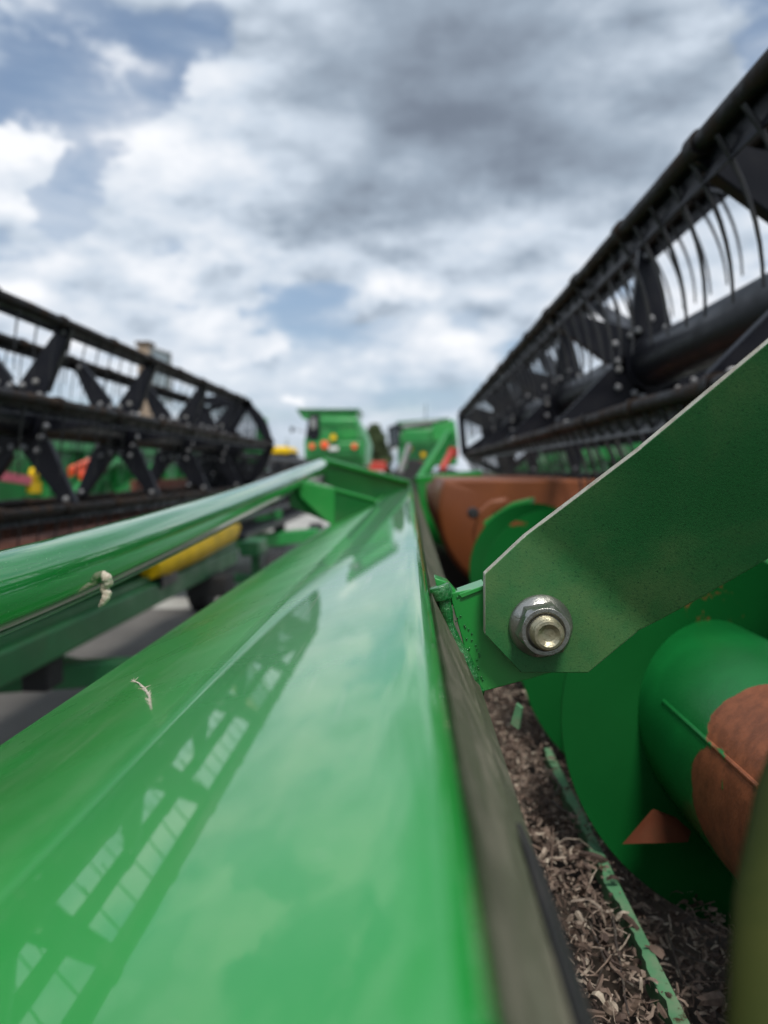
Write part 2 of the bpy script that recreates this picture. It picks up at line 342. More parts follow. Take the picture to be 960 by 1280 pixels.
# ------------------------------------------------------------------ reel builder
def build_reel(parent, cx, cz, rad, ang0, y0, y1, spiders, tines_y, tine_step, lean, near_bats, tube_r=0.085, ntine=96, arm_w=0.085, L=0.27, tr=0.0046, clip=False, hub_label=None):
    C = V(cx, 0, cz)
    m = MB().tube([(C.x, y0, C.z), (C.x, y1, C.z)], tube_r, 40)
    ax = m.build('reel_tube', M_black, parent)
    bats = []
    for k in range(6):
        a = R(ang0 + 60 * k); bx, bz = C.x + rad * math.cos(a), C.z + rad * math.sin(a); bats.append((bx, bz))
        mb = MB(); npt = 40
        # outer tube with couplings, and a folded channel below it that the tines clip to
        pts = [(bx, y0 + (y1 - y0) * i / npt, bz + 0.0015 * math.sin(i * 1.7 + k)) for i in range(npt + 1)]
        mb.tube(pts, 0.019, 14)
        y = y0 + 0.3
        while y < y1:
            mb.tube([(bx, y - 0.02, bz), (bx, y + 0.02, bz)], 0.025, 14); y += 0.52
        mb.mat(1)
        s_ = 1 if lean > 0 else -1
        q = [(bx + 0.012 * s_, y0, bz - 0.006), (bx + 0.017 * s_, y0, bz - 0.006), (bx + 0.03 * s_, y0, bz - 0.045), (bx + 0.022 * s_, y0, bz - 0.082), (bx + 0.017 * s_, y0, bz - 0.082), (bx + 0.024 * s_, y0, bz - 0.045)]
        q = [(a_, b_, bz - (bz - c_) * (0.6 if arm_w < .07 else 0.8)) for a_, b_, c_ in q]
        mb.prism(q, (0, y1 - y0, 0))
        mb.build('reel_bat', [M_batrust, M_black], ax)
    # arms
    arm0 = {}
    for si, ys in enumerate(spiders):
        for k in range(6):
            a = R(ang0 + 60 * k)
            if k in arm0:
                clone(arm0[k][0], ax, arm0[k][1] + Vector((0, ys - spiders[0], 0))); continue
            u = Vector((math.cos(a), 0, math.sin(a))); t = Vector((-math.sin(a), 0, math.cos(a)))
            c0 = Vector((C.x, ys, C.z))
            mm = MB()
            r0, r1 = tube_r * 0.9, rad - 0.01
            w0, w1 = arm_w, 0.022
            q = [c0 + u * r0 - t * w0, c0 + u * r0 + t * w0, c0 + u * (r0 + 0.07) + t * (w0 * 0.86), c0 + u * r1 + t * w1, c0 + u * (r1 + 0.02), c0 + u * r1 - t * w1, c0 + u * (r0 + 0.07) - t * (w0 * 0.86)]
            mm.prism(q, (0, 0.006, 0))
            # folded stiffening flanges along both long edges
            mm.bar(c0 + u * (r0 + 0.07) + t * (w0 * 0.86) + Vector((0, 0.02, 0)), c0 + u * r1 + t * w1 + Vector((0, 0.02, 0)), 0.034, 0.005, up=t)
            mm.bar(c0 + u * (r0 + 0.07) - t * (w0 * 0.86) + Vector((0, 0.02, 0)), c0 + u * r1 - t * w1 + Vector((0, 0.02, 0)), 0.034, 0.005, up=t)
            mm.mat(1)
            for rr, tt in ((r0 + 0.045, w0 * .62), (r0 + 0.045, -w0 * .62), (r0 + 0.085, 0.0), (r1 - 0.03, 0.0)):
                p = c0 + u * rr + t * tt
                mm.lathe(p, (0, -1, 0), [(0, 0.013), (0.008, 0.013), (0.010, 0.009), (0.014, 0.0085), (0.015, 0.006)], 10)
            o = mm.build('reel_arm', [M_black, M_silver], ax)
            arm0[k] = (o, WL[o.name].copy())
        mh = MB(); c0 = Vector((C.x, ys - 0.012, C.z))
        mh.lathe(c0, (0, 1, 0), [(0, tube_r + 0.001), (0, tube_r + 0.022), (0.03, tube_r + 0.022), (0.03, tube_r + 0.001)], 12)
        mh.build('reel_clamp', M_black, ax)
    # end ring
    ye = y1
    me_ = MB()
    for k in range(6):
        p, q = bats[k], bats[(k + 1) % 6]
        me_.bar((p[0], ye, p[1]), (q[0], ye, q[1]), 0.012, 0.07, up=(p[0] - C.x, 0, p[1] - C.z))
        a = R(ang0 + 60 * k + 30); r_in = rad * 0.80
    for k in range(6):
        a = R(ang0 + 60 * k)
        me_.bar((C.x, ye, C.z), (C.x + rad * math.cos(a), ye, C.z + rad * math.sin(a)), 0.10, 0.012, up=(0, 1, 0))
    me_.lathe((C.x, ye - 0.02, C.z), (0, 1, 0), [(0, tube_r * 2.1), (0.04, tube_r * 2.1)], 24)
    me_.build('end_ring', M_black, ax)
    # tines
    def tine_mesh(mm, bx, y, bz, jx=0.0):
        pts = []; rs = []
        for i in range(8):
            t_ = i / 7
            pts.append((bx + lean * (1 - (1 - t_) ** 2.2) + jx * t_, y - 0.02 * t_, bz - 0.02 - L * t_)); rs.append(tr * (1 - 0.5 * t_) + 0.0006)
        mm.tube(pts, rs, 6)
        if clip: mm.box((bx + (0.008 if lean > 0 else -0.032), y - 0.009, bz - 0.060), (bx + (0.032 if lean > 0 else -0.008), y + 0.009, bz - 0.01))
    cand = []
    for bi, (bx, bz) in enumerate(bats):
        y = tines_y[0] + 0.03 * bi
        while y < tines_y[1]: cand.append((bi not in near_bats, y, bi)); y += tine_step
    cand.sort()
    master = None; rest = MB()
    for i, (_, y, bi) in enumerate(cand):
        bx, bz = bats[bi]
        if i < ntine:
            if master is None:
                mm = MB(); tine_mesh(mm, bx, y, bz); master = mm.build('tine', M_tine, ax); m0 = WL[master.name] - Vector((bx, y, bz))
            else:
                c = clone(master, ax, m0 + Vector((bx, y, bz))); c.rotation_euler = (random.uniform(-.05, .05), random.uniform(-.07, .07), random.uniform(-.1, .1))
        else: tine_mesh(rest, bx, y, bz, random.uniform(-.01, .01))
    if rest.v: rest.build('tines', M_tine, ax, kind='stuff')
    return ax, bats

# ================================================================== NEAR HEADER
near = thing('harvester_header', 'glossy green harvester header in the foreground with auger and black reel on its right', 'harvester header', (0.4, 2.5, 0.0))
# main beam: folded sheet box with soft corners
prof = [(-0.372, -0.42), (-0.371, -0.275), (-0.366, -0.254), (-0.352, -0.2365), (-0.1465, -0.1460), (-0.139, -0.1430), (-0.131, -0.1405),
        (-0.014, -0.1065), (-0.005, -0.1042), (0.004, -0.1028), (0.0115, -0.1038), (0.0165, -0.1078), (0.0190, -0.1150), (0.0200, -0.150), (0.02, -0.42)]
KB = 0.80
prof = [(x * KB, z * KB if z > -.4 else z) for x, z in prof]
Y0, Y1 = -0.6, 5.3
ny = 30
m = MB(); n = len(prof); vs = []
for j in range(ny + 1):
    y = Y0 + (Y1 - Y0) * j / ny
    for i, (x, z) in enumerate(prof):
        vs.append(V(x, y, z + 0.0))
fs = [(j * n + i, j * n + (i + 1) % n, (j + 1) * n + (i + 1) % n, (j + 1) * n + i) for j in range(ny) for i in range(n)] + [tuple(range(n))[::-1], tuple(range(ny * n, (ny + 1) * n))]
m.add(vs, fs)
beam = m.build('main_beam', M_beam, near, angle=60)
# rear sheet that hangs from the beam's front edge, dirty olive, with rolled lip and groove
sp = [(0.0205, -0.112), (0.024, -0.120), (0.047, -0.166), (0.0500, -0.1685), (0.0515, -0.174), (0.0605, -0.193), (0.0655, -0.199), (0.0680, -0.206), (0.0655, -0.212), (0.060, -0.211), (0.058, -0.204), (0.048, -0.178), (0.018, -0.122)]
MB().prism([V(x * KB, -0.5, z * KB) for x, z in sp], (0, 5.6, 0)).build('back_sheet', M_olive, near, angle=25)
MB().prism([V(x * KB, -0.3, z * KB) for x, z in [(0.0515, -0.170), (0.054, -0.170), (0.0660, -0.195), (0.0630, -0.1965)]], (0, 0.592, 0)).build('rubber_strip', M_rubber, near, bevel=0.0008)
# guard pipe left of the beam
pa, pb, pc = P(-260, 812, 0.42), P(12, 741, 0.60), P(303, 628, 1.66)
pd = P(402, 583, 3.2)
path = []
for i in range(9): path.append(pa.lerp(pb, i / 8))
for i in range(1, 13): path.append(pb.lerp(pc, i / 12))
for i in range(1, 13): path.append(pc.lerp(pd, i / 12))
for _ in range(30): path = [path[0]] + [(path[i - 1] + path[i] * 2 + path[i + 1]) / 4 for i in range(1, len(path) - 1)] + [path[-1]]
pipe = MB().tube(path, 0.0315, 48).build('guard_pipe', M_pipe, near)
# thin wire line / drip edge under the pipe
w = [p + Vector((0.006, 0, -0.0335)) for p in path]
MB().tube(w, 0.0022, 8).build('wire', M_grey, pipe)
# cross plates joining pipe and beam
def cross_plate(pl, pr_, yl, yr, hgt_l, hgt_r, th=0.008, flange=0.05):
    a, c = P(*pl, yl), P(*pr_, yr)
    m = MB().prism([a, c, c - Vector((0, 0, hgt_r)), a - Vector((0, 0, hgt_l))], (0, th, 0))
    m.prism([a + Vector((0, th + .001, 0)), c + Vector((0, th + .001, 0)), c + Vector((0, th + flange, 0)), a + Vector((0, th + flange, 0))], (0, 0, -0.006))
    o = m.build('cross_plate', M_greend, near, bevel=0.002)  # face shade painted in: darker green than the lit folded edge
    MB().tube([a, c], 0.012 if flange < .02 else 0.006, 12).build('folded_edge', M_green, o); return o
cross_plate((404, 575), (511, 603), 3.2, 3.9, 0.10, 0.16, flange=0.012)
cross_plate((362, 597), (470, 626), 2.4, 2.55, 0.09, 0.14, flange=0.03)
MB().prism([P(367, 600, 2.39), P(418, 610, 2.39), P(418, 660, 2.39), P(376, 622, 2.39)], (0, 0.01, 0)).build('gusset', M_green, near, bevel=0.002)
# support legs under the beam (hidden below, they carry the header)
for yy in (1.6, 4.6):
    s = MB(); s.box((-0.14, yy, 0.03), (-0.06, yy + 0.08, H - 0.42)); s.box((-0.22, yy - 0.08, 0.0), (0.02, yy + 0.16, 0.03)); s.build('stand_leg', M_greend, near)

# bolted arm plate
YP = 0.55
out = [(606, 718), (657, 670), (802, 560), (980, 412), (1120, 300), (1120, 610), (975, 690), (880, 745), (823, 776), (800, 787), (735, 841), (651, 841), (606, 793)]
# flat blank in photo-plane units, scored at the bend, then folded in depth and given its thickness
d = Vector((0, 0.0135, 0)); bu = Vector((0.656, -0.755, 0)); b0 = Vector((657, 670, 0)) + bu * 6
bm = bmesh.new(); bm.faces.new([bm.verts.new((x, y, 0)) for x, y in out])
for q in (-16, -10, -5, 0, 5, 10, 16):
    bmesh.ops.bisect_plane(bm, geom=bm.verts[:] + bm.edges[:] + bm.faces[:], plane_co=b0 + bu * q, plane_no=bu)
def fold(v):
    q = (v - b0).dot(bu); t = min(max((q + 16) / 32, 0), 1)
    k = 0 if q < -16 else (16 * t * t if q < 16 else q)
    return P(v.x, v.y, YP - k / 960 * 0.52 * math.tan(R(23)))
bm.verts.index_update(); front = [v.co.copy() for v in bm.verts]; nf = len(front)
m = MB(); m.v = [fold(v) for v in front] + [fold(v) + d for v in front]
for f in bm.faces:
    ix = [v.index for v in f.verts]; m.f.append(tuple(ix)); m.mi.append(0); m.f.append(tuple(i + nf for i in ix[::-1])); m.mi.append(0)
for e_ in bm.edges:
    if len(e_.link_faces) == 1:
        p, q = e_.verts[0].index, e_.verts[1].index; m.f.append((p, q, q + nf, p + nf)); m.mi.append(1)
bm.free()
arm = m.build('arm_plate', [M_plate, M_edge], near, bevel=0.0007)
# flange nut, bolt, washer
bc = P(675.5, 782, YP)
ax_ = (0, -1, 0)
MB().lathe(bc, ax_, [(0.0002, 0.0222), (0.0014, 0.0228), (0.0026, 0.0226), (0.0040, 0.0215), (0.0068, 0.0190), (0.008, 0.0175)], 56).build('washer', M_zinc, arm)
m = MB(); hexr = 0.0198
ring = lambda r, y, rot=0.2: [bc + Vector((r * math.cos(R(60 * k) + rot), -y, r * math.sin(R(60 * k) + rot))) for k in range(6)]
lo, mid = ring(hexr, 0.0075), ring(hexr, 0.0195)
def circ(r, y, n=36): return [bc + Vector((r * math.cos(2 * math.pi * k / n + 0.2), -y, r * math.sin(2 * math.pi * k / n + 0.2))) for k in range(n)]
def hexloop(r, y, n=36, rnd=None):      # hexagon sampled with n points, optionally clipped by a circle (chamfered corners)
    o = []
    for k in range(n):
        a = 2 * math.pi * k / n; am = (a % R(60)) - R(30)
        rr = r * math.cos(R(30)) / math.cos(am)
        if rnd: rr = min(rr, rnd)
        o.append(bc + Vector((rr * math.cos(a + 0.2), -y, rr * math.sin(a + 0.2))))
    return o
loops = [hexloop(hexr, 0.006), hexloop(hexr, 0.0195, rnd=0.0192), hexloop(hexr, 0.0225, rnd=0.0166), circ(0.0136, 0.0225), circ(0.0120, 0.0205)]
vs = [p for l in loops for p in l]; nn = 36
m.add(vs, [(i * nn + k, i * nn + (k + 1) % nn, (i + 1) * nn + (k + 1) % nn, (i + 1) * nn + k) for i in range(len(loops) - 1) for k in range(nn)] + [tuple(range(nn))[::-1], tuple(range(4 * nn, 5 * nn))])
m.build('nut', M_zinc, arm, bevel=0.0004, angle=28)
th = [(0.015, 0.0105)]
y = 0.0192
while y < 0.0310: th += [(y, 0.0112), (y + 0.0009, 0.0104)]; y += 0.0018
th += [(0.0330, 0.0106), (0.0343, 0.0096), (0.0345, 0.0078), (0.0338, 0.0066), (0.0324, 0.0046), (0.0320, 0.002)]
MB().lathe(bc, ax_, th, 40).build('bolt', M_bolt, arm, angle=25)

# bracket behind the arm plate, welded to the sheet
YB = 0.568
bk = [(562, 742), (607, 733), (700, 733), (700, 838), (654, 851), (603, 865), (590, 845), (578, 800)]
m = MB().prism([P(x, y, YB) for x, y in bk], (0, 0.007, 0))
br = m.build('bracket', M_green, near, bevel=0.0008)
MB().prism([P(x, y, YB - 0.002) for x, y in [(573, 743), (607, 731), (607, 736), (577, 748)]], (0, 0.03, 0)).build('bracket_lip', M_green, br, bevel=0.0006)
# lumpy weld bead
wp = []; wr = []  # centre line and thickness of the bead
rnd = random.Random(3)
ctrl = [(549, 732), (556, 760), (566, 790), (578, 820), (590, 848), (600, 866)]
for i in range(110):
    t = i / 109 * 5; k = min(int(t), 4); f = t - k
    x = ctrl[k][0] * (1 - f) + ctrl[k + 1][0] * f; y = ctrl[k][1] * (1 - f) + ctrl[k + 1][1] * f
    wp.append(P(x + 1.0 * math.sin(i * .11), y, YB - 0.003)); wr.append((0.0068 if i < 14 else 0.0046) + 0.0010 * math.sin(i * .09 + 1) + 0.0003 * math.sin(i * .31))
m = MB().tube(wp, wr, 14)
m.tube([P(600, 862, YB - .006), P(600, 872, YB - .006)], [0.004, 0.0025], 10)
for i in range(26):
    t = rnd.random(); x, y = 556 + 38 * t + rnd.uniform(2, 18), 745 + 105 * t
    m.lathe(P(x, y, YB - 0.0002), ax_, [(0, 0.0008), (0.0006, 0.0007), (0.001, 0.0003)], 6)
m.build('weld', paint('wet_green_weld', (0.010, 0.17, 0.035), 0.2, 1.0, 0.05, 0.15, bump=1.0, bscale=350, scale=40), br, angle=85)
MB().prism([P(x, y, YB + .004) for x, y in [(543, 722), (560, 728), (575, 745), (562, 760), (550, 752)]], (0, 0.02, 0)).build('bracket_tab', M_green, br, bevel=0.001)

# auger
AX, AZ = 0.392, -0.310; RC, RF = 0.113, 0.206
def on_tube(px, py, rad=RC):
    d = ray(px, py); ox, oz = -AX, -AZ
    A = d.x ** 2 + d.z ** 2; B = 2 * (ox * d.x + oz * d.z); Cc = ox ** 2 + oz ** 2 - rad ** 2
    D = B * B - 4 * A * Cc
    if D < 0: D = 0
    t = (-B - math.sqrt(D)) / (2 * A); return Vector((0, 0, H)) + d * t
bl = [(on_tube(912, 900), 0.032, (1, 1, 1)), (on_tube(950, 890), 0.050, (1, 1, 1)), (on_tube(883, 975), 0.034, (1, 1, 1)), (on_tube(890, 1030), 0.045, (1, 1, 1)), (on_tube(920, 1060), 0.05, (1, 1, 1)), (on_tube(1000, 950), 0.05, (1, 1, 1)), (on_tube(930, 965), 0.035, (1, 1, 1)), (on_tube(960, 985), 0.04, (1, 1, 1))]
M_aug = blobmat('worn_auger_paint', bl, noisy=0.012)
aug = MB().tube([V(AX, -0.35, AZ), V(AX, 0.2, AZ), V(AX, 2.9, AZ)], RC, 72).build('auger', M_aug, near)
# seam weld ridge that runs across the worn area
sw = [on_tube(830 + (950 - 830) * i / 24, 877 + (985 - 877) * i / 24, RC - 0.0012) for i in range(25)]
MB().tube(sw, 0.0030, 10).build('weld_seam', M_aug, aug)
def helix(t0, t1, steps, r0, r1, yfun, th):
    vs = []; fs = []
    for i in range(steps + 1):
        t = R(t0 + (t1 - t0) * i / steps); y = yfun(t0 + (t1 - t0) * i / steps)
        c, s_ = math.cos(t), math.sin(t)
        for (r_, dy) in ((r0, -th), (r1, -th * .5), (r1, th * .5), (r0, th)): vs.append(V(AX + r_ * c, y + dy, AZ + r_ * s_))
    for i in range(steps):
        for k in range(4): fs.append((i * 4 + k, i * 4 + (k + 1) % 4, (i + 1) * 4 + (k + 1) % 4, (i + 1) * 4 + k))
    fs += [(3, 2, 1, 0), tuple(range(steps * 4, steps * 4 + 4))]
    return MB().add(vs, fs)
yf = lambda t: 1.02 - (t - 90) / 360 * 0.36
M_fl = paint('auger_flight_green', (0.003, 0.078, 0.014), 0.6, 0.0, 0.15, 0.0, spec=0.05, spot=(5, 0.66, 0.69, (0.16, 0.05, 0.02)))
helix(292, -1450, 420, RC - 0.004, RF, yf, 0.003).build('auger_flight', M_fl, aug, angle=50)
# torn bronze tail where the flight ends
tail = [V(AX - 0.01, 0.80, AZ - RC - 0.001), V(AX - 0.085, 0.84, AZ - RC - 0.02), V(AX - 0.06, 0.83, AZ - RC + 0.035)]
MB().prism([P(778, 1055, 0.80), P(815, 1012, 0.82), P(842, 1022, 0.84), P(862, 1040, 0.84), P(858, 1053, 0.80)], (0.004, 0.006, -0.002)).build('flight_tail', paint('shaded_bronze', (0.09, 0.028, 0.014), 0.6, dust=.5, dustcol=(.05,.03,.015), scale=30, spec=.1), aug)  # bronze darkened in its colour to carry the shade on the tail
# big bronze feed drum further along, with bent steel finger
DX, DZ, RD = 0.445, -0.165, 0.335
m = MB(); ring_ = []
for k in range(97):
    a = 2 * math.pi * k / 96
    ring_.append((RD * math.cos(a), min(RD * math.sin(a), -0.035 - DZ)))
ring_ = ring_[:-1]
vs = []; nn = len(ring_)
for yy, f in ((3.0, 0.5), (3.0, 0.93), (3.012, 0.98), (3.04, 1.0), (5.2, 1.0)):
    vs += [V(DX + x * f, yy, DZ + z * f) for x, z in ring_]
fs = [(i * nn + k, i * nn + (k + 1) % nn, (i + 1) * nn + (k + 1) % nn, (i + 1) * nn + k) for i in range(4) for k in range(nn)] + [tuple(range(nn))[::-1], tuple(range(4 * nn, 5 * nn))]
m.add(vs, fs); drum = m.build('feed_drum', M_rust, near, angle=50)
# curved bronze end flight with dark hole in front of the drum
fp = [(596, 700), (590, 668), (596, 640), (612, 626), (632, 622), (636, 632), (618, 642), (608, 660), (610, 690), (618, 712)]
MB().prism([P(x, y, 2.75) for x, y in fp], (0.02, 0.09, 0)).build('drum_paddle', M_rust, near, bevel=0.01)
MB().lathe(P(591, 641, 2.74), ax_, [(0, 0.020), (0.03, 0.020), (0.04, 0.014)], 20).build('hole_disc', M_rubber, near)  # black disc stands in for the dark inside of the hole
MB().prism([P(x, y, 2.6) for x, y in [(604, 652), (640, 628), (664, 622), (658, 650), (630, 672), (608, 676)]], (0.02, 0.03, 0)).build('paddle', M_green, near, bevel=0.004)
# side sheet / end frame past the drum
MB().prism([P(x, y, 5.4) for x, y in [(520, 598), (760, 600), (760, 660), (600, 760), (540, 720)]], (0, 0.03, 0)).build('end_sheet', M_green, near)
MB().bar(P(520, 600, 4.4), P(600, 592, 4.6), 0.05, 0.04).build('end_rail', M_green, near, bevel=.004)

# trough
def floor_z(x):
    t = [(0.07, -0.33), (0.10, -0.42), (0.16, -0.49), (0.26, -0.535), (0.40, -0.555), (0.60, -0.55), (0.78, -0.52), (1.05, -0.46)]
    for (x0, z0), (x1, z1) in zip(t, t[1:]):
        if x <= x1: return z0 + (z1 - z0) * (x - x0) / (x1 - x0)
    return t[-1][1]
xs = [0.03, 0.07, 0.10, 0.16, 0.26, 0.40, 0.60, 0.78, 1.05]
m = MB(); a = [(x, floor_z(x) if x >= .07 else -0.20) for x in xs]
m.prism([V(x, -0.6, z - 0.012) for x, z in a] + [V(x, -0.6, z - 0.022) for x, z in a[::-1]], (0, 6.1, 0))
m.build('trough', M_trough, near)
# pale green ledge half buried in litter
m = MB(); mpts = []
rnd = random.Random(5)
lw = 0.0075
nseg = 120; vs = []; 
for i in range(nseg + 1):
    y = 0.2 + 1.05 * i / nseg
    wl = lw * (0.35 + 0.65 * abs(math.sin(i * .37) * math.cos(i * 0.11 + 1))) + rnd.uniform(-.0009, .0009)
    xc = 0.2245; z = -0.4575
    vs += [V(xc - max(wl, 0.001) * 1.0, y, z + 0.001), V(xc + lw, y, z + 0.002), V(xc + lw, y, z - 0.02), V(xc - max(wl, .001), y, z - 0.02)]
fs = [(i * 4 + k, i * 4 + (k + 1) % 4, (i + 1) * 4 + (k + 1) % 4, (i + 1) * 4 + k) for i in range(nseg) for k in range(4)]
m.add(vs, fs); m.build('ledge', M_strip, near)

# crop litter lying in the trough
def shard(m, c, L, W, yaw, pitch, roll, curl, shade, n=3):
    Rm = Matrix.Rotation(yaw, 3, 'Z') @ Matrix.Rotation(pitch, 3, 'Y') @ Matrix.Rotation(roll, 3, 'X')
    vs = []
    for i in range(n + 1):
        t = i / n - 0.5; w_ = W * (1 - abs(t) * 1.2) + 0.0004
        z = curl * L * (0.25 - t * t) * 2
        vs += [c + Rm @ Vector((t * L, -w_ / 2, z)), c + Rm @ Vector((t * L, 0, z + W * 0.28)), c + Rm @ Vector((t * L, w_ / 2, z))]
    fs = []
    for i in range(n): fs += [(i * 3, i * 3 + 1, i * 3 + 4, i * 3 + 3), (i * 3 + 1, i * 3 + 2, i * 3 + 5, i * 3 + 4)]
    m.add(vs, fs); m.sh += [shade] * len(fs)
rnd = random.Random(11); m = MB()
for i in range(32000):
    y = 0.28 + 2.4 * rnd.random() ** 1.7; x = 0.075 + 0.55 * rnd.random() ** 1.25
    fz = floor_z(x)
    if x < 0.225: fz = max(fz, -0.475 + (0.225 - x) * 0.35)      # heap against the back sheet
    else: fz = max(fz, -0.505)
    near_ledge = 0.214 < x < 0.236
    if near_ledge:
        if rnd.random() < 0.45: continue
        fz = -0.462
    L = 0.82 * rnd.uniform(0.005, 0.022) * (1 if rnd.random() < .93 else 1.7); W = rnd.uniform(0.002, 0.008) if rnd.random() < 0.6 else rnd.uniform(0.0015, 0.003)
    s_ = rnd.random(); s_ = s_ ** 1.3
    big = rnd.random()
    if big < 0.03: L *= 1.7; W *= 1.9
    elif big < 0.10: L *= 3.2; W = 0.0013
    elif big < 0.45: L *= 0.5; W *= 0.6
    fz += 0.012 * math.sin(x * 61 + y * 23) * math.sin(y * 37 + 1)
    shard(m, V(x, y, fz + rnd.uniform(-0.012, 0.014)), L, W, rnd.uniform(0, 6.28), rnd.gauss(0, .4), rnd.gauss(0, .6), rnd.uniform(-.6, .9), s_)
lit = m.build('crop_litter', M_debris, None, shade=True, recalc=False); lit['kind'] = 'stuff'; lit['label'] = 'brown chopped crop litter lying in the header trough'
# longer stalks: one can count these
stalks = [([(742, 1142), (738, 1165), (760, 1212), (792, 1238)], .0020), ([(765, 1148), (770, 1180), (778, 1235), (786, 1275)], .0016), ([(690, 1005), (712, 1022), (738, 1010)], .0024),
          ([(838, 1190), (872, 1205), (905, 1218)], .0016), ([(836, 1175), (850, 1225), (880, 1262)], .0014), ([(680, 962), (700, 985), (690, 1000)], .0018), ([(662, 975), (690, 968), (702, 990)], .0018), ([(755, 1215), (762, 1190), (745, 1240)], .001)]
slab = ['pale kinked stalk lying in the litter beside the green ledge, lowest in the trough', 'thin pale stalk running lengthwise along the ledge at the bottom', 'thick dark stub of stalk lying against the ledge beside the flight', 'thin stalk lying level in the shaded litter right of the ledge', 'thin stalk slanting away in the shaded litter right of the ledge', 'short bent pale stalk higher up the litter', 'short crooked stalk touching the bent pale one higher up', 'finest straw, folded back, left of the kinked stalk']
for (pp, rr), lb in zip(stalks, slab):
    def dep(px, py, off=0.0):
        d = ray(px, py); x_r = d.x / -d.z
        zz_ = 0.458 if x_r < .52 else 0.492
        return Vector((0, 0, H)) + d * (zz_ / -d.z)
    pts = [dep(*q) + Vector((0, 0, 0.004)) for q in pp]; fine = []
    for i in range(len(pts) - 1):
        for k in range(5): fine.append(pts[i].lerp(pts[i + 1], k / 5) + Vector((rnd.uniform(-1, 1), rnd.uniform(-1, 1), rnd.uniform(-1, 1))) * rr * 0.5)
    fine.append(pts[-1])
    mm = MB().tube(fine, [rr * (1 - .4 * i / len(fine)) for i in range(len(fine))], 8)
    tag(mm.build('stalk', paint('stalk_skin', (0.20, 0.155, 0.115) if rr < .002 else (0.055, 0.04, 0.035), 0.7, dust=0.5, scale=120) if 'stalk_skin' not in MATS or rr > .002 else MATS['stalk_skin'], None), lb, 'plant stalk', 'stalks in the crop litter')
# green flake fragment by the lip
MB().prism([P(x, y, 0.86) for x, y in [(645, 880), (652, 886), (648, 912), (638, 905)]], (0.003, .006, 0)).build('flake', M_strip, near)

# near reel (right)
SP = [-0.05, 1.5, 3.05, 4.6, 6.15, 7.5]
reel, bats = build_reel(near, 0.95, 0.42, 0.45, 95, -1.4, 8.2, SP, (0.75, 8.1), 0.125, 0.075, (0, 1), tube_r=0.092, arm_w=0.088, L=0.27, tr=0.0052)
# long diagonal braces from each clamp to the bat further along
bm0 = None
for ys in SP[:-1]:
    for k in (0,):
        a = R(95 + 60 * k); u = Vector((math.cos(a), 0, math.sin(a))); tt = Vector((-math.sin(a), 0, math.cos(a)))
        p0 = V(0.95, ys + 0.03, 0.42) + u * 0.09; p1 = V(0.95, ys + 0.86, 0.42) + u * 0.42
        mm = MB().prism([p0 - tt * .075, p0 + tt * .075, p1 + tt * .025, p1 - tt * .025], (0, .006, .001))
        mm.bar(p0 + tt * .075, p1 + tt * .025, .006, .03, up=tt); mm.mat(1)
        for f_ in (.08, .93): mm.lathe(p0.lerp(p1, f_) , (0, -1, 0.2), [(0, .013), (.012, .012), (.016, .007)], 10)
        mm.build('reel_brace', [M_black, M_silver], reel)
# green lift arm and red prop at the reel's far end
MB().bar(P(524, 602, 7.6), P(563, 540, 7.9), 0.07, 0.085).build('lift_arm', M_fargreen, near, bevel=.01)
MB().tube([P(552, 588, 7.4), P(566, 562, 7.6)], 0.035, 14).build('safety_prop', M_red, near)
MB().box(tuple(P(560, 572, 7.55)), tuple(P(572, 560, 7.65))).build('prop_head', M_red, near)
MB().bar(P(500, 592, 7.0), P(512, 556, 7.2), 0.03, 0.05).build('strut', M_grey, near)
# olive crop divider rod close to the lens
MB().tube([P(1030, 860, 0.30), P(985, 1000, 0.25), P(962, 1130, 0.215), P(955, 1300, 0.19), P(955, 1500, 0.17)], [0.010, 0.010, 0.0095, 0.009, 0.009], 24).build('divider_rod', M_oliverod, near)

# dried husk / caterpillar case stuck on the pipe
hp = [(124, 714), (127, 717), (133, 722), (135, 728), (131, 732), (131, 737), (134, 742), (132, 748), (128, 754), (123, 759)]
hr = [0.0012, 0.0032, 0.0046, 0.0044, 0.0040, 0.0042, 0.0040, 0.0036, 0.0026, 0.0008]
base_y = 0.742
fine, fr = [], []
for i in range(len(hp) - 1):
    for k in range(6):
        t = k / 6; fine.append(P(hp[i][0] * (1 - t) + hp[i + 1][0] * t, hp[i][1] * (1 - t) + hp[i + 1][1] * t, base_y - 0.002 * math.sin(i + t)))
        fr.append((hr[i] * (1 - t) + hr[i + 1] * t) * (0.98 + 0.05 * math.sin((i * 6 + k) * 1.1)) * 1.15)
m = MB().tube(fine, fr, 12); m.tube([P(126, 708, base_y), P(127, 716, base_y)], 0.0006, 6)
HUSK = m

tag(HUSK.build('dried_husk', M_cream, None), 'small cream curled dried husk hanging on the side of the green guard pipe', 'dried husk')

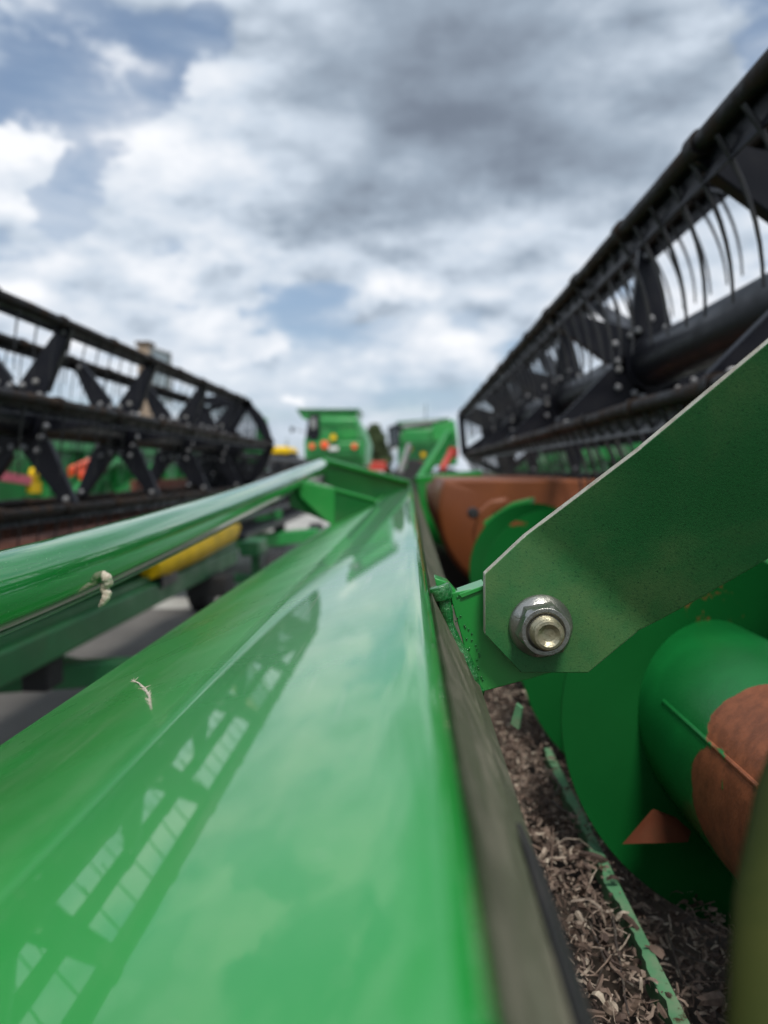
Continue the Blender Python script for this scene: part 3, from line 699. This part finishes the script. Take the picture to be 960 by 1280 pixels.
def on_beam(px, py, lift=0.0008):   # point on the beam's outer slope under a pixel of the photo
    (x0, z0), (x1, z1) = prof[4], prof[3]; d = ray(px, py)
    t = (x0 * d.z - z0 * d.x) / ((z1 - z0) * d.x - (x1 - x0) * d.z)
    x, z = x0 + (x1 - x0) * t, z0 + (z1 - z0) * t
    return V(x, z / d.z * d.y, z + lift)
m = MB(); sp_ = [on_beam(*q) for q in ((164, 851), (173, 855), (181, 862), (187, 872), (189, 888))]
m.tube(sp_, [.0003, .0005, .0007, .0007, .0003], 8)
rn_ = random.Random(9)
for i in range(22):
    t = rn_.random() * 3.9; k = int(t); p = sp_[k].lerp(sp_[k + 1], t - k)
    m.tube([p, p + Vector((rn_.uniform(-1, 1) * .0035, rn_.uniform(-.004, .008), .0012))], [.0004, .00012], 5)
tag(m.build('grass_awn', M_cream, None), 'pale wisp of dry grass stuck on the left face of the near green beam', 'grass wisp')

# ================================================================== LEFT HEADER and its trailer
left = thing('harvester_header', 'black reel header with rusty back sheet parked to the left, beyond the green guard pipe', 'harvester header', (-1.7, 4.5, 0.68))
SPL = [2.05, 3.1, 4.15, 5.2, 6.2]
build_reel(left, -1.6, 0.22, 0.43, 60, 1.2, 6.5, SPL, (1.6, 6.4), 0.14, -0.02, (0, 1, 4), tube_r=0.085, arm_w=0.065, L=0.22, tr=0.0034, clip=False)
m = MB()
y = 1.0
while y < 6.6: m.box(tuple(V(-2.02, y, -0.66)), tuple(V(-1.99, y + 0.125, -0.215))); y += 0.13
m.build('back_sheet', M_rustd, left)
MB().box(tuple(V(-2.06, 0.9, -0.22)), tuple(V(-1.95, 6.7, -0.17))).build('top_rail', M_black, left, bevel=.005)
MB().box(tuple(V(-2.2, 0.9, -0.665)), tuple(V(-1.52, 6.7, -0.62))).build('floor_pan', M_trailer, left, bevel=.005)
MB().tube([V(-1.62, 1.0, -0.42), V(-1.62, 6.6, -0.42)], 0.14, 32).build('auger', M_rustd, left)
# round guard discs at the reel's far end
for i, (yy, r_) in enumerate(((6.56, 0.40), (6.75, 0.36))):
    m = MB(); c = V(-1.6, yy, 0.22)
    for k in range(28):
        a0, a1 = 2 * math.pi * k / 28, 2 * math.pi * (k + 1) / 28
        m.bar(c + Vector((r_ * math.cos(a0), 0, r_ * math.sin(a0))), c + Vector((r_ * math.cos(a1), 0, r_ * math.sin(a1))), 0.03, 0.05, up=(math.cos(a0), 0, math.sin(a0)))
    for k in range(26):
        x = -r_ + 2 * r_ * (k + .5) / 26; hh = math.sqrt(max(r_ * r_ - x * x, 0))
        m.bar(c + Vector((x, 0, -hh)), c + Vector((x, 0, hh)), 0.006, 0.006); m.bar(c + Vector((-hh, 0, x)), c + Vector((hh, 0, x)), 0.006, 0.006)
    m.lathe(c, (0, 1, 0), [(-0.02, 0.15), (0.02, 0.15)], 20)
    m.build('end_guard', M_black, left)
MB().box(tuple(V(-1.66, 6.5, -0.6)), tuple(V(-1.54, 6.9, 0.3))).build('end_frame', M_black, left, bevel=.01)

tr = thing('header_trailer', 'green steel header trailer with rubber blocks under the left header', 'trailer', (-1.5, 4.5, 0))
MB().box(tuple(V(-1.56, 0.4, -0.80)), tuple(V(-1.49, 6.6, -0.665))).build('rail', M_trailer, tr, bevel=.012)
MB().box(tuple(V(-1.62, 7.25, -0.82)), tuple(V(-1.44, 7.7, -0.68))).build('rail_end', M_trailer, tr, bevel=.012)
MB().bar(P(-60, 850, 3.3), P(170, 838, 3.9), 0.14, 0.12).build('cross_member', M_trailer, tr, bevel=.01)
MB().bar(P(60, 822, 3.9), P(330, 880, 4.3), 0.06, 0.05).build('brace', M_green, tr, bevel=.006)
MB().tube([P(40, 790, 3.2), P(40, 832, 3.2)], 0.03, 14).build('post', M_trailer, tr)
for (x, y, yy, w_, h_, d_) in ((42, 847, 3.15, .115, .13, .16), (257, 734, 5.6, .30, .15, .3)):
    c = P(x, y, yy); MB().box((c.x - w_ / 2, yy, c.z - h_ / 2), (c.x + w_ / 2, yy + d_, c.z + h_ / 2)).build('rubber_block', M_rubber, tr, bevel=.012)
MB().tube([P(186, 711, 4.4), P(202, 702, 4.6), P(245, 682, 5.4), P(284, 664, 6.5), P(294, 659, 6.8)], [0.06, 0.09, 0.105, 0.10, 0.05], 20).build('yellow_roller', M_yellow, tr)
MB().box(tuple(P(190, 735, 4.5)), tuple(P(222, 700, 4.8))).build('roller_mount', M_black, tr)
MB().box(tuple(P(140, 768, 4.2)), tuple(P(160, 742, 4.4))).build('clevis', M_grey, tr)
for sx in (-0.75, 0.75):
    for yy in (2.0, 7.6):
        if sx > 0 and yy < 3: continue
        c = Vector((-1.5 + sx * 0.5 - .2, yy, 0.30)); m = MB(); m.lathe(c - Vector((.09, 0, 0)), (1, 0, 0), [(0, .16), (0, .27), (.02, .3), (.16, .3), (.18, .27), (.18, .16)], 32)
        t_ = m.build('wheel', M_rubber, tr); MB().lathe(c - Vector((.06, 0, 0)), (1, 0, 0), [(0, .16), (.13, .16)], 24).build('rim', M_yellow, t_)
MB().box((-2.2, 7.5, 0.28), (-1.1, 7.62, 0.36)).build('axle', M_trailer, tr)
MB().box((-1.56, 7.5, 0.36), (-1.48, 7.6, 0.55)).build('axle_post', M_trailer, tr)
# second, farther trailer frame and yellow block across the yard
t2 = thing('header_trailer', 'pale green low trailer frame with a yellow chock, far along the lane', 'trailer', (-2.8, 10.5, 0))
MB().bar(P(250, 683, 9.5), P(395, 668, 10.5), 0.25, 0.16).build('rail', M_fargreen, t2, bevel=.01)
MB().bar(P(255, 648, 9.8), P(350, 643, 10.5), 0.12, 0.12).build('rail', M_fargreen, t2, bevel=.01)
MB().box(tuple(P(312, 690, 9.4)), tuple(P(328, 674, 9.6))).build('chock', M_yellow, t2, bevel=.01)
for px in (262, 385):
    c = P(px, 700, 10.6); MB().lathe(Vector((c.x, 10.8, 0.33)), (1, 0, 0), [(0, .2), (0, .3), (.02, .33), (.16, .33), (.18, .3), (.18, .2)], 28).build('wheel', M_rubber, t2)

# ================================================================== third header further along on the left
h3 = thing('harvester_header', 'dark header with bristling reel beyond the left reel, low in front of the combine', 'harvester header', (-2.3, 12, 0.6))
build_reel(h3, -2.15, -0.20, 0.42, 75, 7.9, 15.5, [8.2, 9.5, 10.8, 12.1, 13.4, 14.7], (8, 15.3), 0.13, 0.04, (0, 1), tube_r=0.10, ntine=90)
MB().box(tuple(V(-2.9, 7.9, -0.66)), tuple(V(-2.85, 15.6, -0.1))).build('back_sheet', M_rustd, h3)
MB().box(tuple(V(-2.95, 7.9, -0.72)), tuple(V(-1.7, 15.6, -0.66))).build('floor_pan', M_black, h3)
MB().tube([V(-2.2, 7.9, -0.48), V(-2.2, 15.5, -0.48)], 0.16, 24).build('auger', M_black, h3)
for yy in (9, 14): MB().box(tuple(V(-2.5, yy, -1.4)), tuple(V(-2.3, yy + .15, -0.72))).build('stand_leg', M_black, h3)

# ================================================================== green headers seen through the reels
def back_header(name_label, x, y0, y1, z0, z1, side, extra=None):
    t = thing('harvester_header', name_label, 'harvester header', (x, (y0 + y1) / 2, 0))
    MB().box(tuple(V(x - .02, y0, z0)), tuple(V(x + .02, y1, z1 - .05))).build('back_sheet', M_fargreen, t)
    MB().bar(V(x + side * .08, y0, z1), V(x + side * .08, y1, z1), 0.16, 0.12).build('top_beam', M_fargreen, t, bevel=.015)
    MB().bar(V(x + side * .08, y0, z0 + .1), V(x + side * .08, y1, z0 + .1), 0.18, 0.14).build('lower_beam', M_fargreen, t, bevel=.015)
    y = y0 + .3; k = 0
    while y < y1:
        MB().prism([V(x + side * .03, y, z0 + .16), V(x + side * .16, y, z0 + .16), V(x + side * .12, y, z1 - .06), V(x + side * .03, y, z1 - .06)], (0, 0.05, 0)).build('rib', M_fargreen, t)
        y += 1.1; k += 1
    for yy in (y0 + .8, y1 - .8): MB().box(tuple(V(x - .1, yy, -1.4)), tuple(V(x + .1, yy + .12, z0))).build('stand_leg', M_fargreen, t)
    return t
lh = back_header('long green header back with ribs seen through the left reel', -4.3, 4.0, 17.0, -0.75, 0.30, 1)
MB().bar(V(-4.15, 5.8, -.1), V(-4.15, 8.2, .18), 0.05, 0.09).build('brace', M_green, lh)
MB().tube([V(-4.12, 8.8, -.45), V(-4.1, 9.6, -.1), V(-4.1, 10.6, .12), V(-4.1, 11.8, .05)], 0.05, 12).build('drive_pipe', M_fargreen, lh)
MB().bar(V(-4.12, 10.4, -.42), V(-4.12, 12.2, 0.02), 0.08, 0.14).build('brace', M_fargreen, lh)
for yy, r_ in ((9.4, .22), (10.3, .15)): MB().lathe(V(-4.15, yy, -.28), (1, 0, 0), [(0, r_), (.04, r_), (.04, r_ * .86), (0.01, r_ * .8), (.01, .06), (.06, .06)], 28).build('pulley', M_greend, lh)
def LP(px, py, x):           # point on the plane at offset x seen at px,py
    d = ray(px, py); return Vector((0, 0, H)) + d * (x / d.x)
def quad_on(px0, py0, px1, py1, h, x, th=.05):
    a, c = LP(px0, py0, x), LP(px1, py1, x); k = Vector((0, 0, h / 2))
    return MB().prism([a - k, c - k, c + k, a + k], (th, 0, 0))
quad_on(84, 590, 111, 578, .12, -3.9).build('reflector', M_orange, lh, bevel=.02)
quad_on(97, 596, 108, 590, .09, -3.88).build('lamp', M_orange, lh, bevel=.02)
quad_on(-30, 590, 34, 601, .09, -3.92).build('strap', M_pink, lh)
MB().lathe(LP(40, 593, -3.92), (1, 0, 0), [(0, .07), (.04, .07), (.05, .04)], 18).build('decal', M_yellow, lh)
quad_on(33, 609, 46, 609, .12, -3.92).build('tool_box', M_yellow, lh)
rh = back_header('green header back with ribs seen through the right reel', 2.6, 5.0, 19.0, -0.6, 0.18, -1)
for yy in (8.0, 9.2, 11, 13): MB().lathe(V(2.4, yy, .28), (0, 1, 0), [(0, .16), (.6, .16)], 16).build('drum', M_fargreen, rh)
for z in (-.02, -.12, -.24, -.36):
    MB().bar(V(2.3, 5.5, z), V(2.3, 12, z), 0.03, 0.045).build('guard_rail', M_fargreen, rh)

# ================================================================== combines
def Pb(px, py, Y): return P(px, py, Y)
YC = 40.0
cb = thing('combine_harvester', 'large green combine harvester seen from behind with flared grain tank', 'combine harvester', (P(415, 600, YC).x, YC + 3, 0))
def poly(pts, Y, depth): return MB().prism([P(x, y, Y) for x, y in pts], (0, depth, 0))
poly([(381, 582), (380, 552), (384, 534), (392, 522), (445, 522), (452, 536), (458, 552), (456, 582)], YC, 6.5).build('body', M_fargreen, cb, bevel=.12)
poly([(371, 513), (387, 514), (440, 516), (448, 512), (445, 526), (389, 526), (378, 523)], YC + 1.5, 3.5).build('grain_tank', M_green, cb, bevel=.05)
poly([(371, 511), (449, 511), (448, 515), (372, 515)], YC + 1.4, 3.8).build('tank_rim', M_greend, cb)
poly([(386, 552), (452, 552), (454, 572), (384, 572)], YC - .8, .9).build('rear_hood', M_fargreen, cb, bevel=.1)
poly([(386, 519), (399, 517), (400, 545), (392, 552), (382, 545)], YC - .15, .3).build('radiator_screen', M_black, cb, bevel=.03)
poly([(388, 523), (394, 522), (395, 535), (389, 537)], YC - .3, .2).build('air_duct', M_grey, cb, bevel=.03)
poly([(403, 525), (444, 525), (446, 532), (402, 532)], YC - .1, .2).build('upper_panel', M_fargreen, cb, bevel=.03)
poly([(412, 551), (417, 532), (423, 551)], YC - .95, .15).build('slow_vehicle_triangle', M_greend, cb)
MB().lathe(P(416.5, 546.5, YC - 1), (0, -1, 0), [(0, .16), (.05, .16)], 20).build('yellow_emblem', M_yellow, cb)
for yy in (556.5, 563, 568): MB().bar(P(388, yy, YC - .95), P(450, yy, YC - .95), .05, .06).build('hood_rib', M_greend, cb)
MB().box(tuple(P(411, 563, YC - 1.1)), tuple(P(423, 558, YC - .95))).build('number_plate', M_white, cb)
for xx in (404, 412, 420, 428, 436, 443): MB().bar(P(xx, 525, YC - .2), P(xx, 532, YC - .2), .05, .05).build('tank_rib', M_greend, cb)
for k in range(5): MB().bar(P(447, 535 + k * 6, YC - .3), P(453, 535 + k * 6, YC - .3), .06, .05).build('ladder_rung', M_grey, cb)
poly([(425, 534), (444, 534), (447, 549), (425, 549)], YC - .06, .1).build('side_hatch', M_green, cb, bevel=.03)
for (x, y, r_) in ((390, 558, .15), (443, 558, .15)):
    MB().lathe(P(x, y, YC - .9), (0, -1, 0), [(0, r_), (.08, r_), (.12, r_ * .7)], 18).build('tail_lamp', M_orange, cb)
MB().lathe(P(406, 556, YC - .9), (0, -1, 0), [(0, .21), (.08, .21), (.12, .14)], 20).build('warning_lamp', M_orange, cb)
for x in (386, 446):
    c = P(x, 600, YC + 1); MB().lathe(Vector((c.x - .25, YC + 1, 0.75)), (1, 0, 0), [(0, .4), (0, .7), (.06, .75), (.44, .75), (.5, .7), (.5, .4)], 32).build('wheel', M_rubber, cb)
for x in (384, 449):
    c = P(x, 600, YC + 5); MB().lathe(Vector((c.x - .35, YC + 5, 0.98)), (1, 0, 0), [(0, .5), (0, .92), (.06, .98), (.64, .98), (.7, .92), (.7, .5)], 32).build('wheel', M_rubber, cb)
MB().bar(P(366, 536, YC), P(381, 540, YC), .04, .04).build('mirror_arm', M_black, cb); MB().box(tuple(P(363, 540, YC)), tuple(P(367, 534, YC + .15))).build('mirror', M_black, cb)

Y2 = 34.0
c2 = thing('combine_harvester', 'green combine harvester seen at an angle with glazed cab, right of the tree', 'combine harvester', (P(530, 600, Y2).x, Y2 + 2, 0))
poly([(497, 582), (497, 548), (505, 536), (560, 534), (572, 548), (572, 582)], Y2 + 1, 3.0).build('body', M_fargreen, c2, bevel=.12)
poly([(540, 531), (568, 524), (572, 548), (540, 552)], Y2 + .6, .4).build('side_panel', M_green, c2, bevel=.05)
poly([(495, 527), (548, 523), (562, 522), (562, 526), (500, 538), (495, 537)], Y2 + 1.2, 3.0).build('roof', M_greend, c2, bevel=.05)
poly([(499, 531), (545, 524), (552, 526), (504, 536)], Y2 + 1.0, .4).build('unload_auger', M_grey, c2, bevel=.05)
poly([(486, 535), (498, 531), (499, 556), (489, 562)], Y2, 1.8).build('cab', M_glass, c2, bevel=.05)
for a, c in (((486, 534), (490, 583)), ((498, 530), (499, 556)), ((485, 535), (499, 530))): MB().bar(P(*a, Y2 - .05), P(*c, Y2 - .05), .08, .08).build('cab_pillar', M_black, c2)
poly([(500, 552), (572, 552), (572, 556), (500, 556)], Y2 + .6, .3).build('belt_line', M_greend, c2)
MB().lathe(P(561, 544, Y2 + .58), (0, -1, 0), [(0, .18), (.04, .18)], 18).build('yellow_emblem', M_yellow, c2)
for x, y in ((512, 561), (529, 568)): MB().lathe(P(x, y, Y2 + .9), (0, -1, 0), [(0, .13), (.1, .11)], 14).build('side_lamp', M_yellow, c2)
MB().lathe(P(526, 578, Y2 + .8), (0, -1, 0), [(0, .10), (.1, .08)], 14).build('marker_lamp', M_orange, c2)
for x, r_ in ((516, .95), (560, .75)):
    c = P(x, 600, Y2 + .4); MB().lathe(Vector((c.x, Y2 + .3, r_)), (0, 1, 0), [(0, r_ * .5), (0, r_ * .93), (.06, r_), (.5, r_), (.56, r_ * .93), (.56, r_ * .5)], 32).build('wheel', M_rubber, c2)
MB().tube([P(532, 524, Y2 + 2), P(532, 505, Y2 + 2)], .02, 6).build('antenna', M_black, c2)
MB().bar(P(502, 560, Y2 - .6), P(506, 585, Y2 - .9), .16, .1).build('ladder', M_trailer, c2)

# green tractor part left of combine, yellow hopper
t3 = thing('grain_cart', 'narrow upright green machine frame behind the end of the left reel', 'grain cart', (P(325, 600, 17).x, 17.5, 0))
poly([(320, 521), (330, 521), (330, 600), (318, 600)], 17, .5).build('column', M_fargreen, t3, bevel=.03)
poly([(294, 548), (322, 548), (322, 578), (290, 578)], 17.2, .6).build('body', M_fargreen, t3, bevel=.03)
c = P(306, 600, 17.5); MB().box((c.x - .4, 17.3, 0), (c.x + .5, 17.6, 1.4)).build('base_frame', M_greend, t3)
t4 = thing('hopper_wagon', 'low yellow topped wagon left of the rear facing combine', 'wagon', (P(350, 600, 26).x, 27, 0))
poly([(337, 562), (341, 558), (359, 558), (362, 562), (362, 567), (337, 567)], 26, 2).build('yellow_cover', M_yellow, t4, bevel=.08)
c = P(350, 600, 26); MB().box((c.x - .38, 26.1, 0.5), (c.x + .38, 27.8, 2.02)).build('tub', M_rubber, t4, bevel=.05)
for s_ in (-.4, .3): MB().lathe(Vector((c.x + s_, 26.5, .35)), (1, 0, 0), [(0, .35), (.15, .35)], 24).build('wheel', M_rubber, t4)
# red and white shed
sh = thing('low_shed', 'low red and white shed in the distance between the two combines', 'shed', (P(473, 590, 60).x, 62, 0))
c0, c1 = P(464, 584, 60), P(479, 580, 60)
MB().box((c0.x, 60, 0), (c1.x, 64, c1.z - .5)).build('wall', M_white, sh); MB().box((c0.x - .2, 59.8, c1.z - .5), (c1.x + .2, 64.2, c1.z + .2)).build('roof', M_red, sh, bevel=.05)
# sign
sg = thing('yard_sign', 'blue grey sign panel on a tan brick pillar above the left reel', 'sign', (P(190, 590, 22).x, 22, 0))
a, c = P(174, 600, 22), P(186, 431, 22); MB().box((a.x, 22, 0), (c.x, 22.4, c.z)).build('pillar', M_tan, sg, bevel=.03)
MB().box((a.x - .04, 21.95, c.z), (c.x + .04, 22.45, c.z + .1)).build('cap', M_bark, sg)
a, c = P(186, 497, 22), P(214, 435, 22)
MB().prism([P(186, 500, 22.1), P(213, 505, 23.2), P(213, 442, 23.2), P(186, 434, 22.1)], (0, .12, 0)).build('panel', M_panel, sg)
for f in (0, 1): MB().bar(P(186 + 27 * f, 434 + 8 * f, 22.05 + 1.1 * f), P(186 + 27 * f, 500 + 5 * f, 22.05 + 1.1 * f), .06, .06).build('frame', M_grey, sg)
MB().bar(P(186, 434, 22.05), P(213, 442, 23.15), .06, .06).build('frame', M_grey, sg)

# trees
def tree(px, pyt, Y, wpx, label, seed, nleaf=5000):
    rn = random.Random(seed); base = P(px, 590, Y); top = P(px, pyt, Y); x0 = base.x; hgt = top.z; wd = wpx / 960 * Y
    t = thing('tree', label, 'tree', (x0, Y, 0), 'trees beyond the yard')
    m = MB().tube([(x0, Y, 0), (x0 + .1, Y, hgt * .4), (x0, Y, hgt * .85)], [hgt * .035, hgt * .025, hgt * .006], 8)
    for k in range(7):
        a = rn.uniform(0, 6.28); z = hgt * rn.uniform(.25, .6); m.tube([(x0, Y, z), (x0 + math.cos(a) * wd * .35, Y + math.sin(a) * wd * .35, z + hgt * .2)], [hgt * .012, hgt * .004], 6)
    m.build('trunk', M_bark, t)
    m = MB(); cl = []
    for k in range(80):
        a = rn.uniform(0, 6.28); f = rn.random(); rr = wd * .62 * (1 - f ** 2.2 * .85) * rn.uniform(.3, .95); cl.append((Vector((x0 + math.cos(a) * rr, Y + math.sin(a) * rr, hgt * (.2 + .76 * f))), wd * rn.uniform(.14, .24), rn.random()))
    for i in range(nleaf):
        c, r_, s_ = rn.choice(cl); d = Vector((rn.gauss(0, 1), rn.gauss(0, 1), rn.gauss(0, 1))).normalized() * r_ * rn.random() ** .4
        shard(m, c + d, wd * .10, wd * .07, rn.uniform(0, 6.28), rn.uniform(-1, 1), rn.uniform(-1, 1), .3, min(1, max(0, s_ * .6 + rn.random() * .4)), n=2)
    m.build('crown', M_leaf, t, shade=True, recalc=False)
tree(469, 531, 62, 34, 'dark bushy conical tree between the two combines', 1, 7000)
tree(359, 546, 75, 8, 'tiny dark tree top above the yellow topped wagon', 2, 700)
tree(478, 556, 85, 16, 'low far tree beside the red and white shed', 3, 900)
